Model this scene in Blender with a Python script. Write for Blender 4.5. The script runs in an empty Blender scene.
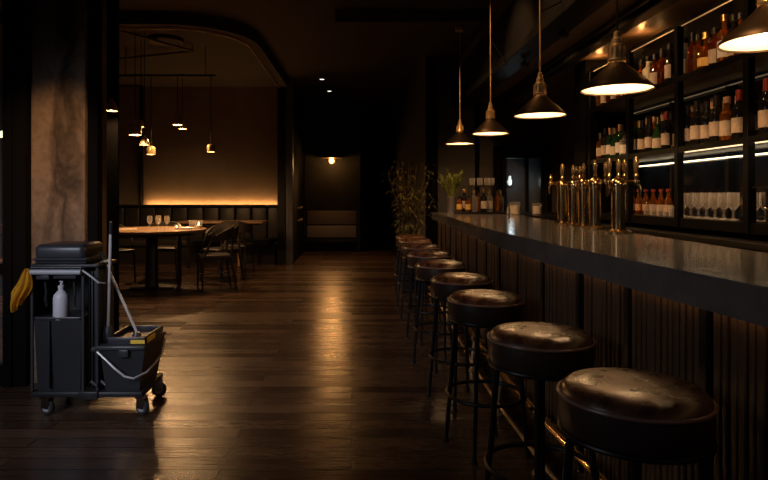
import bpy, bmesh, math, random
from mathutils import Vector, Matrix
R = math.radians
C = bpy.context.scene.collection
SC = bpy.context.scene
rnd = random.Random(7)

# ------------------------------------------------------------------ camera, world, exposure
cam_d = bpy.data.cameras.new('camera'); cam = bpy.data.objects.new('camera', cam_d); C.objects.link(cam)
cam.location = (0, 0, 1.31); cam.rotation_euler = (R(90), 0, 0)
cam_d.sensor_width = 36; cam_d.lens = 600/768*36
cam_d.shift_x = 32/768; cam_d.shift_y = -44/768
cam_d.clip_start = .05; cam_d.clip_end = 200
SC.camera = cam
SC.view_settings.view_transform = 'Standard'; SC.view_settings.look = 'None'
SC.view_settings.exposure = 0.0; SC.view_settings.gamma = 1.0; SC.view_settings.use_curve_mapping = False
w = bpy.data.worlds.new('night'); SC.world = w; w.use_nodes = True
bg = w.node_tree.nodes['Background']; bg.inputs[0].default_value = (.48, .52, .66, 1); bg.inputs[1].default_value = .022
SC.cycles.max_bounces = 8; SC.cycles.transmission_bounces = 8; SC.cycles.transparent_max_bounces = 8
SC.cycles.sample_clamp_indirect = 3.0; SC.cycles.blur_glossy = 0.6
SC.cycles.caustics_reflective = False; SC.cycles.caustics_refractive = False
SC.cycles.use_denoising = True

WARM = (1.0, .52, .21); AMBER = (1.0, .44, .13); COOL = (.55, .68, 1.0)

def lamp(kind, name, loc, energy, col, size=.03, rot=None, parent=None, **kw):
    l = bpy.data.lights.new(name, kind); o = bpy.data.objects.new(name, l); C.objects.link(o)
    o.location = loc; l.energy = energy; l.color = col
    if kind == 'AREA':
        l.shape = 'RECTANGLE'; l.size, l.size_y = size
    else: l.shadow_soft_size = size
    for k, v in kw.items(): setattr(l, k, v)
    if rot: o.rotation_euler = rot
    if parent: o.parent = parent
    return o
def aim(o, target):
    d = Vector(target) - Vector(o.location); o.rotation_euler = d.to_track_quat('-Z', 'Y').to_euler()

# cool evening fill, added unseen area lights to the left behind the camera
a = lamp('AREA', 'street_fill_light', (-2.6, .3, 2.3), 6.0, (.80, .84, 1.0), (1.2, 1.2), spread=R(44)); aim(a, (-1.45, 3.6, .65))
a = lamp('AREA', 'street_fill_light', (-3.0, .8, 2.2), 1.3, (.88, .90, 1.0), (1.2, 1.2), spread=R(60)); aim(a, (1.0, 2.8, .9))  # second fill light, added to lift the bar front
# warm ceiling spots outside the frame
s = lamp('SPOT', 'ceiling_spot_column', (-1.3, 2.6, 3.5), 260, WARM, .04, spot_size=R(24), spot_blend=1.0); aim(s, (-2.2, 4.2, 1.35))

# unseen warm spots added above the bar front, washing the bottle shelves and taps
for d_, e_ in ((2.2, 55), (3.3, 55), (4.4, 60), (5.5, 65)):
    s = lamp('SPOT', 'added_spot', (.50, d_, 3.48), e_*1.5, WARM, .035, spot_size=R(56), spot_blend=.8); aim(s, (2.4, d_+.25, 1.75))
s = lamp('SPOT', 'added_spot', (.45, 5.7, 3.48), 130, WARM, .035, spot_size=R(58), spot_blend=.8); aim(s, (1.55, 7.4, 1.5))

# ------------------------------------------------------------------ materials
def mat(name, col=(.5, .5, .5), rough=.5, metal=0.0, trans=0.0, emit=None, es=0.0, spec=.5, coat=0.0, ior=1.45, alpha=1.0,
        noise=None, bump=None, rvar=0.0):
    m = bpy.data.materials.new(name); m.use_nodes = True
    nt = m.node_tree; b = nt.nodes['Principled BSDF']
    b.inputs['Base Color'].default_value = (*col, 1); b.inputs['Roughness'].default_value = rough
    b.inputs['Metallic'].default_value = metal; b.inputs['Transmission Weight'].default_value = trans
    b.inputs['Specular IOR Level'].default_value = spec; b.inputs['Coat Weight'].default_value = coat
    b.inputs['IOR'].default_value = ior; b.inputs['Alpha'].default_value = alpha
    if emit: b.inputs['Emission Color'].default_value = (*emit, 1); b.inputs['Emission Strength'].default_value = es
    if noise or bump or rvar:
        tc = nt.nodes.new('ShaderNodeTexCoord'); mp = nt.nodes.new('ShaderNodeMapping')
        nt.links.new(tc.outputs['Object'], mp.inputs[0])
        sc, col2, stretch = noise if noise else (8, None, (1, 1, 1))
        mp.inputs['Scale'].default_value = stretch
        nz = nt.nodes.new('ShaderNodeTexNoise'); nz.inputs['Scale'].default_value = sc; nz.inputs['Detail'].default_value = 8
        nz.inputs['Roughness'].default_value = .62
        nt.links.new(mp.outputs[0], nz.inputs['Vector'])
        if col2:
            rp = nt.nodes.new('ShaderNodeValToRGB')
            rp.color_ramp.elements[0].position = .32; rp.color_ramp.elements[1].position = .68
            rp.color_ramp.elements[0].color = (*col, 1); rp.color_ramp.elements[1].color = (*col2, 1)
            nt.links.new(nz.outputs['Fac'], rp.inputs[0]); nt.links.new(rp.outputs[0], b.inputs['Base Color'])
        if bump:
            bp = nt.nodes.new('ShaderNodeBump'); bp.inputs['Strength'].default_value = bump; bp.inputs['Distance'].default_value = .01
            nt.links.new(nz.outputs['Fac'], bp.inputs['Height']); nt.links.new(bp.outputs[0], b.inputs['Normal'])
        if rvar:
            mr = nt.nodes.new('ShaderNodeMapRange'); mr.inputs[1].default_value = .3; mr.inputs[2].default_value = .7
            mr.inputs[3].default_value = max(.02, rough-rvar); mr.inputs[4].default_value = rough+rvar
            nt.links.new(nz.outputs['Fac'], mr.inputs[0]); nt.links.new(mr.outputs[0], b.inputs['Roughness'])
    return m

def glass_mat(name, base, edge, col=(.9, .88, .84)):
    m = mat(name, col, .04, spec=.9); nt = m.node_tree; b = nt.nodes['Principled BSDF']
    lw = nt.nodes.new('ShaderNodeLayerWeight'); lw.inputs[0].default_value = .5
    pw = nt.nodes.new('ShaderNodeMath'); pw.operation = 'POWER'; pw.inputs[1].default_value = 3.0
    ma = nt.nodes.new('ShaderNodeMath'); ma.operation = 'MULTIPLY_ADD'; ma.inputs[1].default_value = edge; ma.inputs[2].default_value = base
    nt.links.new(lw.outputs['Facing'], pw.inputs[0]); nt.links.new(pw.outputs[0], ma.inputs[0]); nt.links.new(ma.outputs[0], b.inputs['Alpha'])
    return m

def floor_mat():
    m = bpy.data.materials.new('dark_oak_planks'); m.use_nodes = True; nt = m.node_tree; b = nt.nodes['Principled BSDF']
    N = nt.nodes.new; L = nt.links.new
    tc = N('ShaderNodeTexCoord')
    br = N('ShaderNodeTexBrick'); br.offset = .37; br.offset_frequency = 2
    br.inputs['Scale'].default_value = 1; br.inputs['Brick Width'].default_value = 1.7; br.inputs['Row Height'].default_value = .125
    br.inputs['Mortar Size'].default_value = .004; br.inputs['Mortar Smooth'].default_value = .2; br.inputs['Bias'].default_value = 0
    br.inputs['Color1'].default_value = (.054, .032, .021, 1); br.inputs['Color2'].default_value = (.112, .067, .043, 1)
    br.inputs['Mortar'].default_value = (.012, .008, .006, 1)
    L(tc.outputs['Object'], br.inputs['Vector'])
    mp = N('ShaderNodeMapping'); mp.inputs['Scale'].default_value = (1.6, 22, 1); L(tc.outputs['Object'], mp.inputs[0])
    nz = N('ShaderNodeTexNoise'); nz.inputs['Scale'].default_value = 2.2; nz.inputs['Detail'].default_value = 9; nz.inputs['Roughness'].default_value = .65
    L(mp.outputs[0], nz.inputs['Vector'])
    rp = N('ShaderNodeValToRGB'); rp.color_ramp.elements[0].position = .3; rp.color_ramp.elements[1].position = .72
    rp.color_ramp.elements[0].color = (.42, .40, .38, 1); rp.color_ramp.elements[1].color = (1.35, 1.3, 1.25, 1)
    L(nz.outputs['Fac'], rp.inputs[0])
    mx = N('ShaderNodeMix'); mx.data_type = 'RGBA'; mx.blend_type = 'MULTIPLY'; mx.inputs[0].default_value = 1
    L(br.outputs['Color'], mx.inputs[6]); L(rp.outputs[0], mx.inputs[7]); L(mx.outputs[2], b.inputs['Base Color'])
    mr = N('ShaderNodeMapRange'); mr.inputs[1].default_value = .3; mr.inputs[2].default_value = .7; mr.inputs[3].default_value = .15; mr.inputs[4].default_value = .26
    b2 = N('ShaderNodeTexBrick'); b2.offset = .37; b2.offset_frequency = 2
    for k in ('Scale', 'Brick Width', 'Row Height', 'Mortar Size', 'Mortar Smooth', 'Bias'): b2.inputs[k].default_value = br.inputs[k].default_value
    b2.inputs['Color1'].default_value = (0, 0, 0, 1); b2.inputs['Color2'].default_value = (1, 1, 1, 1); b2.inputs['Mortar'].default_value = (1, 1, 1, 1)
    L(tc.outputs['Object'], b2.inputs['Vector'])
    ra = N('ShaderNodeMath'); ra.operation = 'MULTIPLY_ADD'; ra.inputs[1].default_value = .12
    L(b2.outputs['Color'], ra.inputs[0])
    L(nz.outputs['Fac'], mr.inputs[0]); L(mr.outputs[0], ra.inputs[2]); L(ra.outputs[0], b.inputs['Roughness'])
    bp = N('ShaderNodeBump'); bp.inputs['Strength'].default_value = .4; bp.inputs['Distance'].default_value = .004
    ad = N('ShaderNodeMath'); ad.operation = 'MULTIPLY_ADD'; ad.inputs[1].default_value = -2.0
    L(br.outputs['Fac'], ad.inputs[0]); L(nz.outputs['Fac'], ad.inputs[2]); L(ad.outputs[0], bp.inputs['Height']); L(bp.outputs[0], b.inputs['Normal'])
    b.inputs['Specular IOR Level'].default_value = .5
    return m

def concrete_mat():
    m = mat('board_marked_concrete', (.17, .12, .08), .85, noise=(2.2, (.36, .26, .17), (1, 1, .7)), bump=.5)
    nt = m.node_tree; b = nt.nodes['Principled BSDF']; N = nt.nodes.new; L = nt.links.new
    rp = [n for n in nt.nodes if n.type == 'VALTORGB'][0]
    tc = [n for n in nt.nodes if n.type == 'TEX_COORD'][0]
    n2 = N('ShaderNodeTexNoise'); n2.inputs['Scale'].default_value = 26; n2.inputs['Detail'].default_value = 6
    L(tc.outputs['Object'], n2.inputs['Vector'])
    r2 = N('ShaderNodeValToRGB'); r2.color_ramp.elements[0].position = .34; r2.color_ramp.elements[1].position = .56
    r2.color_ramp.elements[0].color = (.78, .76, .74, 1); r2.color_ramp.elements[1].color = (1, 1, 1, 1)
    L(n2.outputs['Fac'], r2.inputs[0])
    # dark stain running down the right part of the column
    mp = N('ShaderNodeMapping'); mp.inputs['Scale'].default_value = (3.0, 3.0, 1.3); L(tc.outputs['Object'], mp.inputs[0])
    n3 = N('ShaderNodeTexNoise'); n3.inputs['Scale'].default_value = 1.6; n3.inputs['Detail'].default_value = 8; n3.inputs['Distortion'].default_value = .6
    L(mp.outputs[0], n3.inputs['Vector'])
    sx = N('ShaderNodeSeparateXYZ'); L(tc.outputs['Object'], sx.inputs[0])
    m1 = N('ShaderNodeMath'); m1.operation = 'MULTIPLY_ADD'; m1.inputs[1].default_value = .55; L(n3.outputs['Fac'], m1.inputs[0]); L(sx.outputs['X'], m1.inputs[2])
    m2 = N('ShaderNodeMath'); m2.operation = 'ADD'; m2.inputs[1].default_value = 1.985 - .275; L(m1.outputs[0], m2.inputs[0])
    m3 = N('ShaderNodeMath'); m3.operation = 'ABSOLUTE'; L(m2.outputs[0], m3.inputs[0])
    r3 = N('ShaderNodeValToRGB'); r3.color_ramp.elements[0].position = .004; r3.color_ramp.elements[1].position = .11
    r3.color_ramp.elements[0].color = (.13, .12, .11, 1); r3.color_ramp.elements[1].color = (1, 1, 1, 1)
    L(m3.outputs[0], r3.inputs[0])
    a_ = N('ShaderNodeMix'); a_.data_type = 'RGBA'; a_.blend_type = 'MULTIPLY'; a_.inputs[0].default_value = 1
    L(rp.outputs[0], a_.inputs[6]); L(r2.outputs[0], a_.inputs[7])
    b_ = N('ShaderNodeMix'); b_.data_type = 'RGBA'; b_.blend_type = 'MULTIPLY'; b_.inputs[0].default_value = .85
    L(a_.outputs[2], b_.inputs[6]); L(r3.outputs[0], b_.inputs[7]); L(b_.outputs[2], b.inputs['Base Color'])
    return m

M = dict(
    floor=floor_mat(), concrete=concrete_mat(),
    ceiling=mat('dark_ceiling_paint', (.060, .048, .040), .7),
    wall=mat('charcoal_wall_paint', (.070, .064, .058), .75, noise=(3, (.092, .084, .076), (1, 1, 1))),
    plaster=mat('taupe_plaster', (.26, .20, .145), .85, noise=(1.6, (.34, .26, .19), (1, 1, 1)), bump=.25),
    black=mat('black_steel', (.012, .012, .013), .38, metal=.2),
    blackmatte=mat('black_matte_paint', (.004, .0036, .0036), .8, spec=.1), blackgloss=mat('black_satin_shelf', (.004, .004, .004), .35, spec=.15),
    steelgrey=mat('grey_brushed_jamb', (.16, .16, .17), .35, metal=.7),
    soffit=mat('lacquered_walnut_soffit', (.13, .085, .055), .42, noise=(2, (.20, .135, .085), (12, 1, 1)), rvar=.06),
    slat=mat('walnut_slats', (.075, .042, .024), .45, noise=(3, (.13, .075, .042), (9, 9, .6)), bump=.1),
    stone=mat('grey_stone_top', (.17, .16, .15), .13, noise=(9, (.23, .215, .20), (1, 1, 1)), rvar=.025, spec=.6),
    leather=mat('brown_leather', (.045, .020, .012), .30, noise=(10, (.19, .085, .042), (1, 1, 1)), bump=.26, rvar=.13, spec=.7),
    leatherside=mat('dark_brown_leather_side', (.050, .028, .021), .38, noise=(20, (.042, .025, .019), (1, 1, 1)), bump=.15),
    piping=mat('leather_piping', (.30, .17, .125), .3),
    brass=mat('polished_brass', (.86, .56, .24), .16, metal=1.0),
    agedbrass=mat('aged_brass', (.88, .62, .32), .30, metal=.62), cupbrass=mat('warm_cup_brass', (.75, .50, .22), .3, metal=.55),
    copper=mat('copper_brass', (.80, .54, .25), .17, metal=1.0),
    bronze=mat('dark_bronze', (.11, .078, .05), .42, metal=.85),
    shadein=mat('white_enamel', (.85, .80, .70), .5),
    chrome=mat('chrome', (.62, .62, .64), .18, metal=1.0),
    alu=mat('brushed_aluminium', (.78, .76, .76), .40, metal=.5),
    steel=mat('brushed_steel', (.42, .41, .40), .28, metal=1.0),
    shelf=mat('dark_metal_shelf', (.14, .13, .12), .40, metal=.85),
    mirror=mat('smoked_mirror', (.010, .014, .024), .05, spec=.6),
    bulb=mat('lamp_bulb_glow', (1, .9, .7), .5, emit=(1, .78, .48), es=30),
    flame=mat('candle_glow', (1, .8, .5), .5, emit=(1, .62, .25), es=14),
    led=mat('led_strip_glow', (1, .9, .8), .5, emit=(1, .78, .48), es=3.2),
    ledglint=mat('led_and_glint_glow', (1,.9,.8), .5, emit=(1,.72,.4), es=1.8), dimfill=mat('dim_fill_glow', (1,.9,.8), .5, emit=(1,.72,.4), es=.07), cornglow=mat('cornice_edge_glow', (1,.8,.5), .5, emit=(1,.55,.22), es=.2),
    ledback=mat('amber_led_glow', (1, .7, .4), .5, emit=(1, .50, .16), es=3.5),
    cove=mat('cove_led_glow', (1, .8, .5), .5, emit=(1, .52, .17), es=26),
    underled=mat('undercounter_led_glow', (1, .8, .5), .5, emit=(1, .55, .22), es=1.0),
    downled=mat('downlight_glow', (1, .95, .9), .5, emit=(1, .92, .8), es=2.2),
    glassware=glass_mat('clear_glassware', .08, .95), thinglass=glass_mat('thin_clear_glass', .06, .3, (.8, .8, .8)),
    glass=mat('clear_glass', (.95, .96, .95), .03, trans=1.0),
    amber=mat('amber_glass', (.80, .25, .025), .04, trans=.86, spec=.8),
    red=mat('red_brown_glass', (.42, .09, .015), .04, trans=.84, spec=.8),
    greenglass=mat('green_glass', (.05, .16, .05), .06, trans=.75),
    darkglass=mat('black_wine_glass', (.012, .011, .009), .08, spec=.7),
    creamglass=mat('cream_ceramic', (.75, .66, .5), .3),
    label=mat('cream_paper', (.62, .52, .42), .75, noise=(30, (.50, .41, .33), (1, 1, 1))),
    whitelabel=mat('white_paper', (.70, .68, .66), .75),
    goldlabel=mat('gold_paper', (.85, .52, .12), .4),
    cap=mat('black_cap', (.015, .013, .012), .4), goldcap=mat('gold_foil', (.85, .55, .15), .28, metal=1.0), redcap=mat('red_foil', (.35, .05, .03), .35),
    copcap=mat('tan_foil', (.55, .32, .18), .4),
    plastic=mat('black_plastic', (.017, .017, .019), .40, bump=.05, noise=(120, None, (1, 1, 1))),
    plasticdark=mat('deep_black_plastic', (.010, .010, .011), .5),
    plasticgrey=mat('dark_grey_plastic', (.030, .030, .034), .36),
    greybar=mat('grey_plastic_bar', (.34, .34, .36), .4),
    rubber=mat('rubber', (.02, .02, .02), .7), hub=mat('grey_wheel_hub', (.34, .34, .35), .45),
    cloth=mat('yellow_microfibre', (.85, .43, .02), .9, noise=(60, (.72, .34, .015), (1, 1, 1)), bump=.4),
    whitebottle=mat('white_plastic', (.52, .50, .54), .4), yellow=mat('yellow_label', (.80, .52, .05), .5),
    tabletop=mat('oiled_oak_table', (.20, .115, .055), .34, noise=(2.5, (.30, .18, .09), (1, 9, 1)), rvar=.06),
    blackwood=mat('black_stained_wood', (.016, .013, .011), .42),
    oakleg=mat('oak_leg', (.30, .17, .075), .5),
    blackleather=mat('black_leather', (.028, .024, .021), .4, noise=(30, (.036, .031, .027), (1, 1, 1)), bump=.1),
    beigepad=mat('taupe_upholstery', (.50, .41, .34), .8, noise=(40, (.56, .46, .38), (1, 1, 1)), bump=.1),
    leafdark=mat('dark_bamboo_leaf', (.10, .11, .035), .5, noise=(3, (.20, .15, .05), (1, 1, 1))),
    leaf=mat('fresh_green_leaf', (.15, .19, .03), .5, noise=(8, (.26, .28, .05), (1, 1, 1))),
    stem=mat('brown_cane', (.12, .075, .035), .6), zinc=mat('zinc_vase', (.34, .32, .31), .38, metal=.7),
    clay=mat('dark_planter', (.03, .028, .027), .6), soil=mat('soil', (.02, .014, .01), .95),
    wax=mat('ivory_wax', (.75, .66, .52), .45), white=mat('white_ceramic', (.7, .68, .64), .25),
    pave=mat('street_paving', (.08, .075, .07), .8), shopglow=mat('street_lamp_glow', (1, 1, .8), .5, emit=(.95, 1, .6), es=1.6),
    coolglow=mat('cool_glint_glow', (1, 1, 1), .5, emit=(.8, .95, .85), es=.7),
    handleacr=mat('smoked_tap_handle', (.42, .28, .14), .2, metal=.75, spec=.8),
    pantry=mat('grey_pantry_wall', (.10, .11, .12), .7),
)

# ------------------------------------------------------------------ mesh helpers
class MB:
    def __init__(s): s.bm = bmesh.new()
    def box(s, x0, x1, y0, y1, z0, z1, bev=0, seg=2, mtx=None):
        t = bmesh.new() if (bev or mtx) else s.bm
        v = [t.verts.new(p) for p in ((x0,y0,z0),(x1,y0,z0),(x1,y1,z0),(x0,y1,z0),(x0,y0,z1),(x1,y0,z1),(x1,y1,z1),(x0,y1,z1))]
        for f in ((3,2,1,0),(4,5,6,7),(0,1,5,4),(1,2,6,5),(2,3,7,6),(3,0,4,7)): t.faces.new([v[i] for i in f])
        if bev: bmesh.ops.bevel(t, geom=t.edges[:], offset=bev, segments=seg, affect='EDGES', profile=.5)
        if t is not s.bm:
            if mtx: bmesh.ops.transform(t, matrix=mtx, verts=t.verts[:])
            s.merge(t)
        return s
    def merge(s, t):
        me = bpy.data.meshes.new('t'); t.to_mesh(me); t.free(); s.bm.from_mesh(me); bpy.data.meshes.remove(me)
    def frustum(s, b, t, z0, z1):    # b,t = (x0,x1,y0,y1) bottom / top rectangles
        v = []
        for (x0,x1,y0,y1), z in ((b,z0),(t,z1)):
            v += [s.bm.verts.new(p) for p in ((x0,y0,z),(x1,y0,z),(x1,y1,z),(x0,y1,z))]
        for f in ((3,2,1,0),(4,5,6,7),(0,1,5,4),(1,2,6,5),(2,3,7,6),(3,0,4,7)): s.bm.faces.new([v[i] for i in f])
        return s
    def lathe(s, prof, n=24, c=(0,0,0), close=False):
        rings = []
        for r, z in prof:
            if r < 1e-6: rings.append([s.bm.verts.new((c[0], c[1], c[2]+z))])
            else: rings.append([s.bm.verts.new((c[0]+r*math.cos(2*math.pi*i/n), c[1]+r*math.sin(2*math.pi*i/n), c[2]+z)) for i in range(n)])
        pairs = list(zip(rings, rings[1:]))
        if close: pairs.append((rings[-1], rings[0]))
        for a, b in pairs:
            for i in range(n):
                j = (i+1) % n
                if len(a) == 1 and len(b) == 1: continue
                if len(a) == 1: s.bm.faces.new((a[0], b[j], b[i]))
                elif len(b) == 1: s.bm.faces.new((a[i], a[j], b[0]))
                else: s.bm.faces.new((a[i], a[j], b[j], b[i]))
        return s
    def tube(s, pts, r, n=8, closed=False, caps=True):
        pts = [Vector(p) for p in pts]; rs = r if isinstance(r, (list, tuple)) else [r]*len(pts); rings = []
        prev = None
        for i, p in enumerate(pts):
            if closed: d = pts[(i+1) % len(pts)] - pts[i-1]
            else: d = pts[min(i+1, len(pts)-1)] - pts[max(i-1, 0)]
            d.normalize()
            if prev is None:
                u = d.cross(Vector((0,0,1)))
                if u.length < 1e-3: u = d.cross(Vector((1,0,0)))
            else: u = prev - d*prev.dot(d)
            u.normalize(); prev = u; v = d.cross(u)
            rings.append([s.bm.verts.new(p + (u*math.cos(2*math.pi*k/n) + v*math.sin(2*math.pi*k/n))*rs[i]) for k in range(n)])
        prs = list(zip(rings, rings[1:]))
        if closed: prs.append((rings[-1], rings[0]))
        for a, b in prs:
            for k in range(n): s.bm.faces.new((a[k], a[(k+1)%n], b[(k+1)%n], b[k]))
        if caps and not closed: s.bm.faces.new(rings[0][::-1]); s.bm.faces.new(rings[-1])
        return s
    def torus(s, R_, r, c=(0,0,0), n=32, k=8):
        s.tube([(c[0]+R_*math.cos(2*math.pi*i/n), c[1]+R_*math.sin(2*math.pi*i/n), c[2]) for i in range(n)], r, k, closed=True); return s
    def prism(s, poly, z0, z1):
        a = [s.bm.verts.new((x, y, z0)) for x, y in poly]; b = [s.bm.verts.new((x, y, z1)) for x, y in poly]; n = len(poly)
        s.bm.faces.new(a[::-1]); s.bm.faces.new(b)
        for i in range(n): s.bm.faces.new((a[i], a[(i+1)%n], b[(i+1)%n], b[i]))
        return s
    def ribbon(s, F, B, z0, z1):     # two polylines of equal length, solid between them
        n = len(F); V = [[s.bm.verts.new((*p, z)) for p in L] for L in (F, B) for z in (z0, z1)]   # F0 F1 B0 B1
        for i in range(n-1):
            s.bm.faces.new((V[1][i], V[3][i], V[3][i+1], V[1][i+1])); s.bm.faces.new((V[0][i], V[0][i+1], V[2][i+1], V[2][i]))
            s.bm.faces.new((V[0][i], V[1][i], V[1][i+1], V[0][i+1])); s.bm.faces.new((V[2][i], V[2][i+1], V[3][i+1], V[3][i]))
        for i in (0, n-1): s.bm.faces.new((V[0][i], V[2][i], V[3][i], V[1][i]))
        return s
    def build(s, name, m, parent=None, loc=None, smooth=True, ang=35):
        bmesh.ops.recalc_face_normals(s.bm, faces=s.bm.faces[:])
        me = bpy.data.meshes.new(name); s.bm.to_mesh(me); s.bm.free()
        if smooth:
            me.shade_smooth(); me.set_sharp_from_angle(angle=R(ang))
        me.materials.append(m if not isinstance(m, str) else M[m])
        o = bpy.data.objects.new(name, me); C.objects.link(o)
        if parent: o.parent = parent
        if loc: o.location = loc
        return o

def tag(o, label, cat, group=None, kind=None):
    if label: o['label'] = label
    if cat: o['category'] = cat
    if group: o['group'] = group
    if kind: o['kind'] = kind
    return o
def thing(name, label, cat, loc=(0,0,0), rz=0, group=None):
    o = bpy.data.objects.new(name, None); C.objects.link(o); o.empty_display_size = .1
    o.location = loc; o.rotation_euler = (0,0,rz); return tag(o, label, cat, group)
def struct(name, mb, m, label=None, cat=None, parent=None, smooth=False):
    o = mb.build(name, m, parent, smooth=smooth); o['kind'] = 'structure'
    if label: o['label'] = label
    if cat and not parent: o['category'] = cat
    return o
def kids(o): return [c for c in bpy.data.objects if c.parent == o]
def dup(o, parent=None):
    c = o.copy(); C.objects.link(c)
    if parent: c.parent = parent
    for ch in kids(o): dup(ch, c)
    return c
def px(x, y, d): return ((x-352)/600*d, d, 1.31+(196-y)/600*d)
def ordn(i): return ['first','second','third','fourth','fifth','sixth','seventh','eighth','ninth','tenth','eleventh','twelfth','thirteenth','fourteenth','fifteenth','sixteenth','seventeenth','eighteenth','nineteenth','twentieth','twenty-first','twenty-second','twenty-third','twenty-fourth','twenty-fifth'][i]

# ================================================================== SETTING
CEIL = 3.55
struct('floor', MB().box(-7, 3.2, -1.5, 17.2, -.05, 0), 'floor', 'dark oak plank floor with warm reflections', 'floor')
struct('ceiling', MB().box(-7, 3.2, -1.5, 17.2, CEIL, CEIL+.1), 'ceiling', 'dark brown painted ceiling', 'ceiling')
struct('wall_right', MB().box(2.98, 3.2, -1.5, 9.2, 0, CEIL), 'wall', 'dark wall behind the back bar shelves', 'wall')
# bar end wall with a glazed door opening x 2.22..2.92
bw = MB(); bw.box(1.10, 2.22, 9.0, 9.2, 0, CEIL).box(2.22, 2.92, 9.0, 9.2, 1.96, CEIL).box(2.92, 2.98, 9.0, 9.2, 0, CEIL).box(1.10, 1.25, 9.2, 17.0, 0, CEIL)
struct('wall_bar_end', bw, 'wall', 'charcoal wall at the far end of the bar', 'wall')
struct('trim_1', MB().box(1.10, 1.28, 8.955, 8.998, 0, CEIL, .006), 'blackmatte', 'narrow dark pilaster where the bar end wall begins', 'trim')
struct('trim_2', MB().box(1.84, 1.90, 8.965, 8.998, 0, CEIL, .004), 'blackmatte', 'thin dark upright on the bar end wall', 'trim')
struct('wall_pantry', MB().box(1.9, 3.0, 10.3, 10.4, 0, 2.4).box(1.9, 1.95, 9.2, 10.3, 0, 2.4).box(2.95, 3.0, 9.2, 10.3, 0, 2.4).box(1.9, 3.0, 9.2, 10.4, 2.4, 2.5), 'pantry', 'grey pantry walls behind the glazed door', 'wall')
# sconce wall and dark passage
struct('wall_back', MB().box(-1.14, .12, 14.5, 14.7, 0, CEIL).box(.12, .2, 14.5, 17, 0, CEIL), 'wall', 'dark wall carrying the sconce', 'wall')
struct('wall_passage', MB().box(.2, 1.25, 17.0, 17.2, 0, CEIL), 'blackmatte', 'black end wall of the passage', 'wall')
struct('wall_divider', MB().box(-1.42, -1.14, 11.62, 14.5, 0, CEIL), 'blackmatte', 'black wall end between dining room and passage', 'wall')
struct('trim_3', MB().box(-1.27, -1.135, 11.5, 11.62, 0, CEIL, .006), 'steelgrey', 'grey metal jamb at the dining room edge', 'trim')
struct('trim_4', MB().box(-1.43, -1.28, 11.5, 11.62, 0, CEIL, .004), 'black', 'black metal jamb at the dining room edge', 'trim')
# dining walls
struct('wall_dining', MB().box(-7, -1.42, 12.32, 12.5, 0, CEIL), 'plaster', 'taupe plaster wall glowing above the banquette', 'wall')
struct('trim_5', MB().box(-4.30, -4.28, 12.14, 12.32, 1.14, CEIL, .004), 'blackmatte', 'black fin at the left end of the glowing wall', 'trim')
struct('wall_dining_left', MB().box(-7.1, -7, 4.3, 12.5, 0, CEIL), 'wall', 'dark left wall of the dining room', 'wall')
# left shop front
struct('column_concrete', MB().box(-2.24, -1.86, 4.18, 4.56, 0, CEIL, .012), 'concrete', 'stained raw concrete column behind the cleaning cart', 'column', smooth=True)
struct('column_black', MB().box(-1.86, -1.79, 4.22, 4.30, 0, CEIL), 'blackmatte', 'black column casing right of the concrete column', 'column')
struct('wall_jamb', MB().box(-2.40, -2.165, 5.55, 5.58, 0, CEIL), 'blackmatte', 'black jamb at the left edge of the dining room opening', 'wall')
wf = MB().box(-2.36, -2.24, 4.12, 4.3, 0, CEIL).box(-2.39, -2.33, 4.10, 4.12, 0, CEIL, .004).box(-3.6, -2.36, 4.14, 4.28, 0, .14).box(-3.6, -2.36, 4.14, 4.28, .78, .84).box(-3.6, -2.36, 4.14, 4.28, 3.3, CEIL)
win = struct('window_1', wf, 'blackmatte', 'black framed street window at the left edge', 'window')
wp = MB().box(-3.6, -2.36, 4.20, 4.212, .14, 3.3).build('pane', 'thinglass', win, smooth=False)
struct('wall_left', MB().box(-3.7, -3.6, -1.5, 4.3, 0, CEIL), 'wall', 'dark left wall beside the camera', 'wall')
# seen through the street window
tag(MB().box(-5.6, -3.2, 6.6, 7.0, .5, .58).box(-5.6,-3.2,6.6,6.66,.9,1.0).box(-5.5,-5.4,6.6,7,0,.5).box(-3.4,-3.3,6.6,7,0,.5).build('bench', 'oakleg'), 'wooden bench glimpsed through the left street window', 'bench')
sl = thing('street_lamp', 'small lit lamp glimpsed through the left street window', 'lamp', (-4.62, 7.92, 0))
MB().tube([(0,0,0), (0,0,2.08)], .02).build('pole', 'black', sl); MB().lathe([(0,-.055),(.045,-.025),(.045,.025),(0,.055)], 12, (0,0,2.12)).build('lamp_globe', 'shopglow', sl)

# curved dropped beam round the dining room ceiling
inner = [(-6.9, 7.44), (-2.3, 7.44)]; outer = [(-6.9, 7.30), (-2.3, 7.30)]
for k in range(0, 11):
    t = R(270 + 9*k); cx, cy = -2.3, 8.4
    inner.append((cx + .87*math.cos(t), cy + .96*math.sin(t))); outer.append((cx + 1.01*math.cos(t), cy + 1.10*math.sin(t)))
inner.append((-1.40, 11.5)); outer.append((-1.23, 11.5))
struct('beam_curved', MB().ribbon(outer, inner, 3.40, CEIL), 'ceiling', 'dropped ceiling beam curving round the dining room', 'beam', smooth=True)
strip = [(x - (x - i[0])*.9, y - (y - i[1])*.9) for (x, y), i in zip(outer, inner)]
struct('trim_6', MB().ribbon(strip, inner, 3.375, 3.40), 'agedbrass', 'thin bronze highlight strip added under the curved ceiling beam', 'trim', smooth=True)  # bronze strip added to draw a highlight along the beam edge
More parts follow.
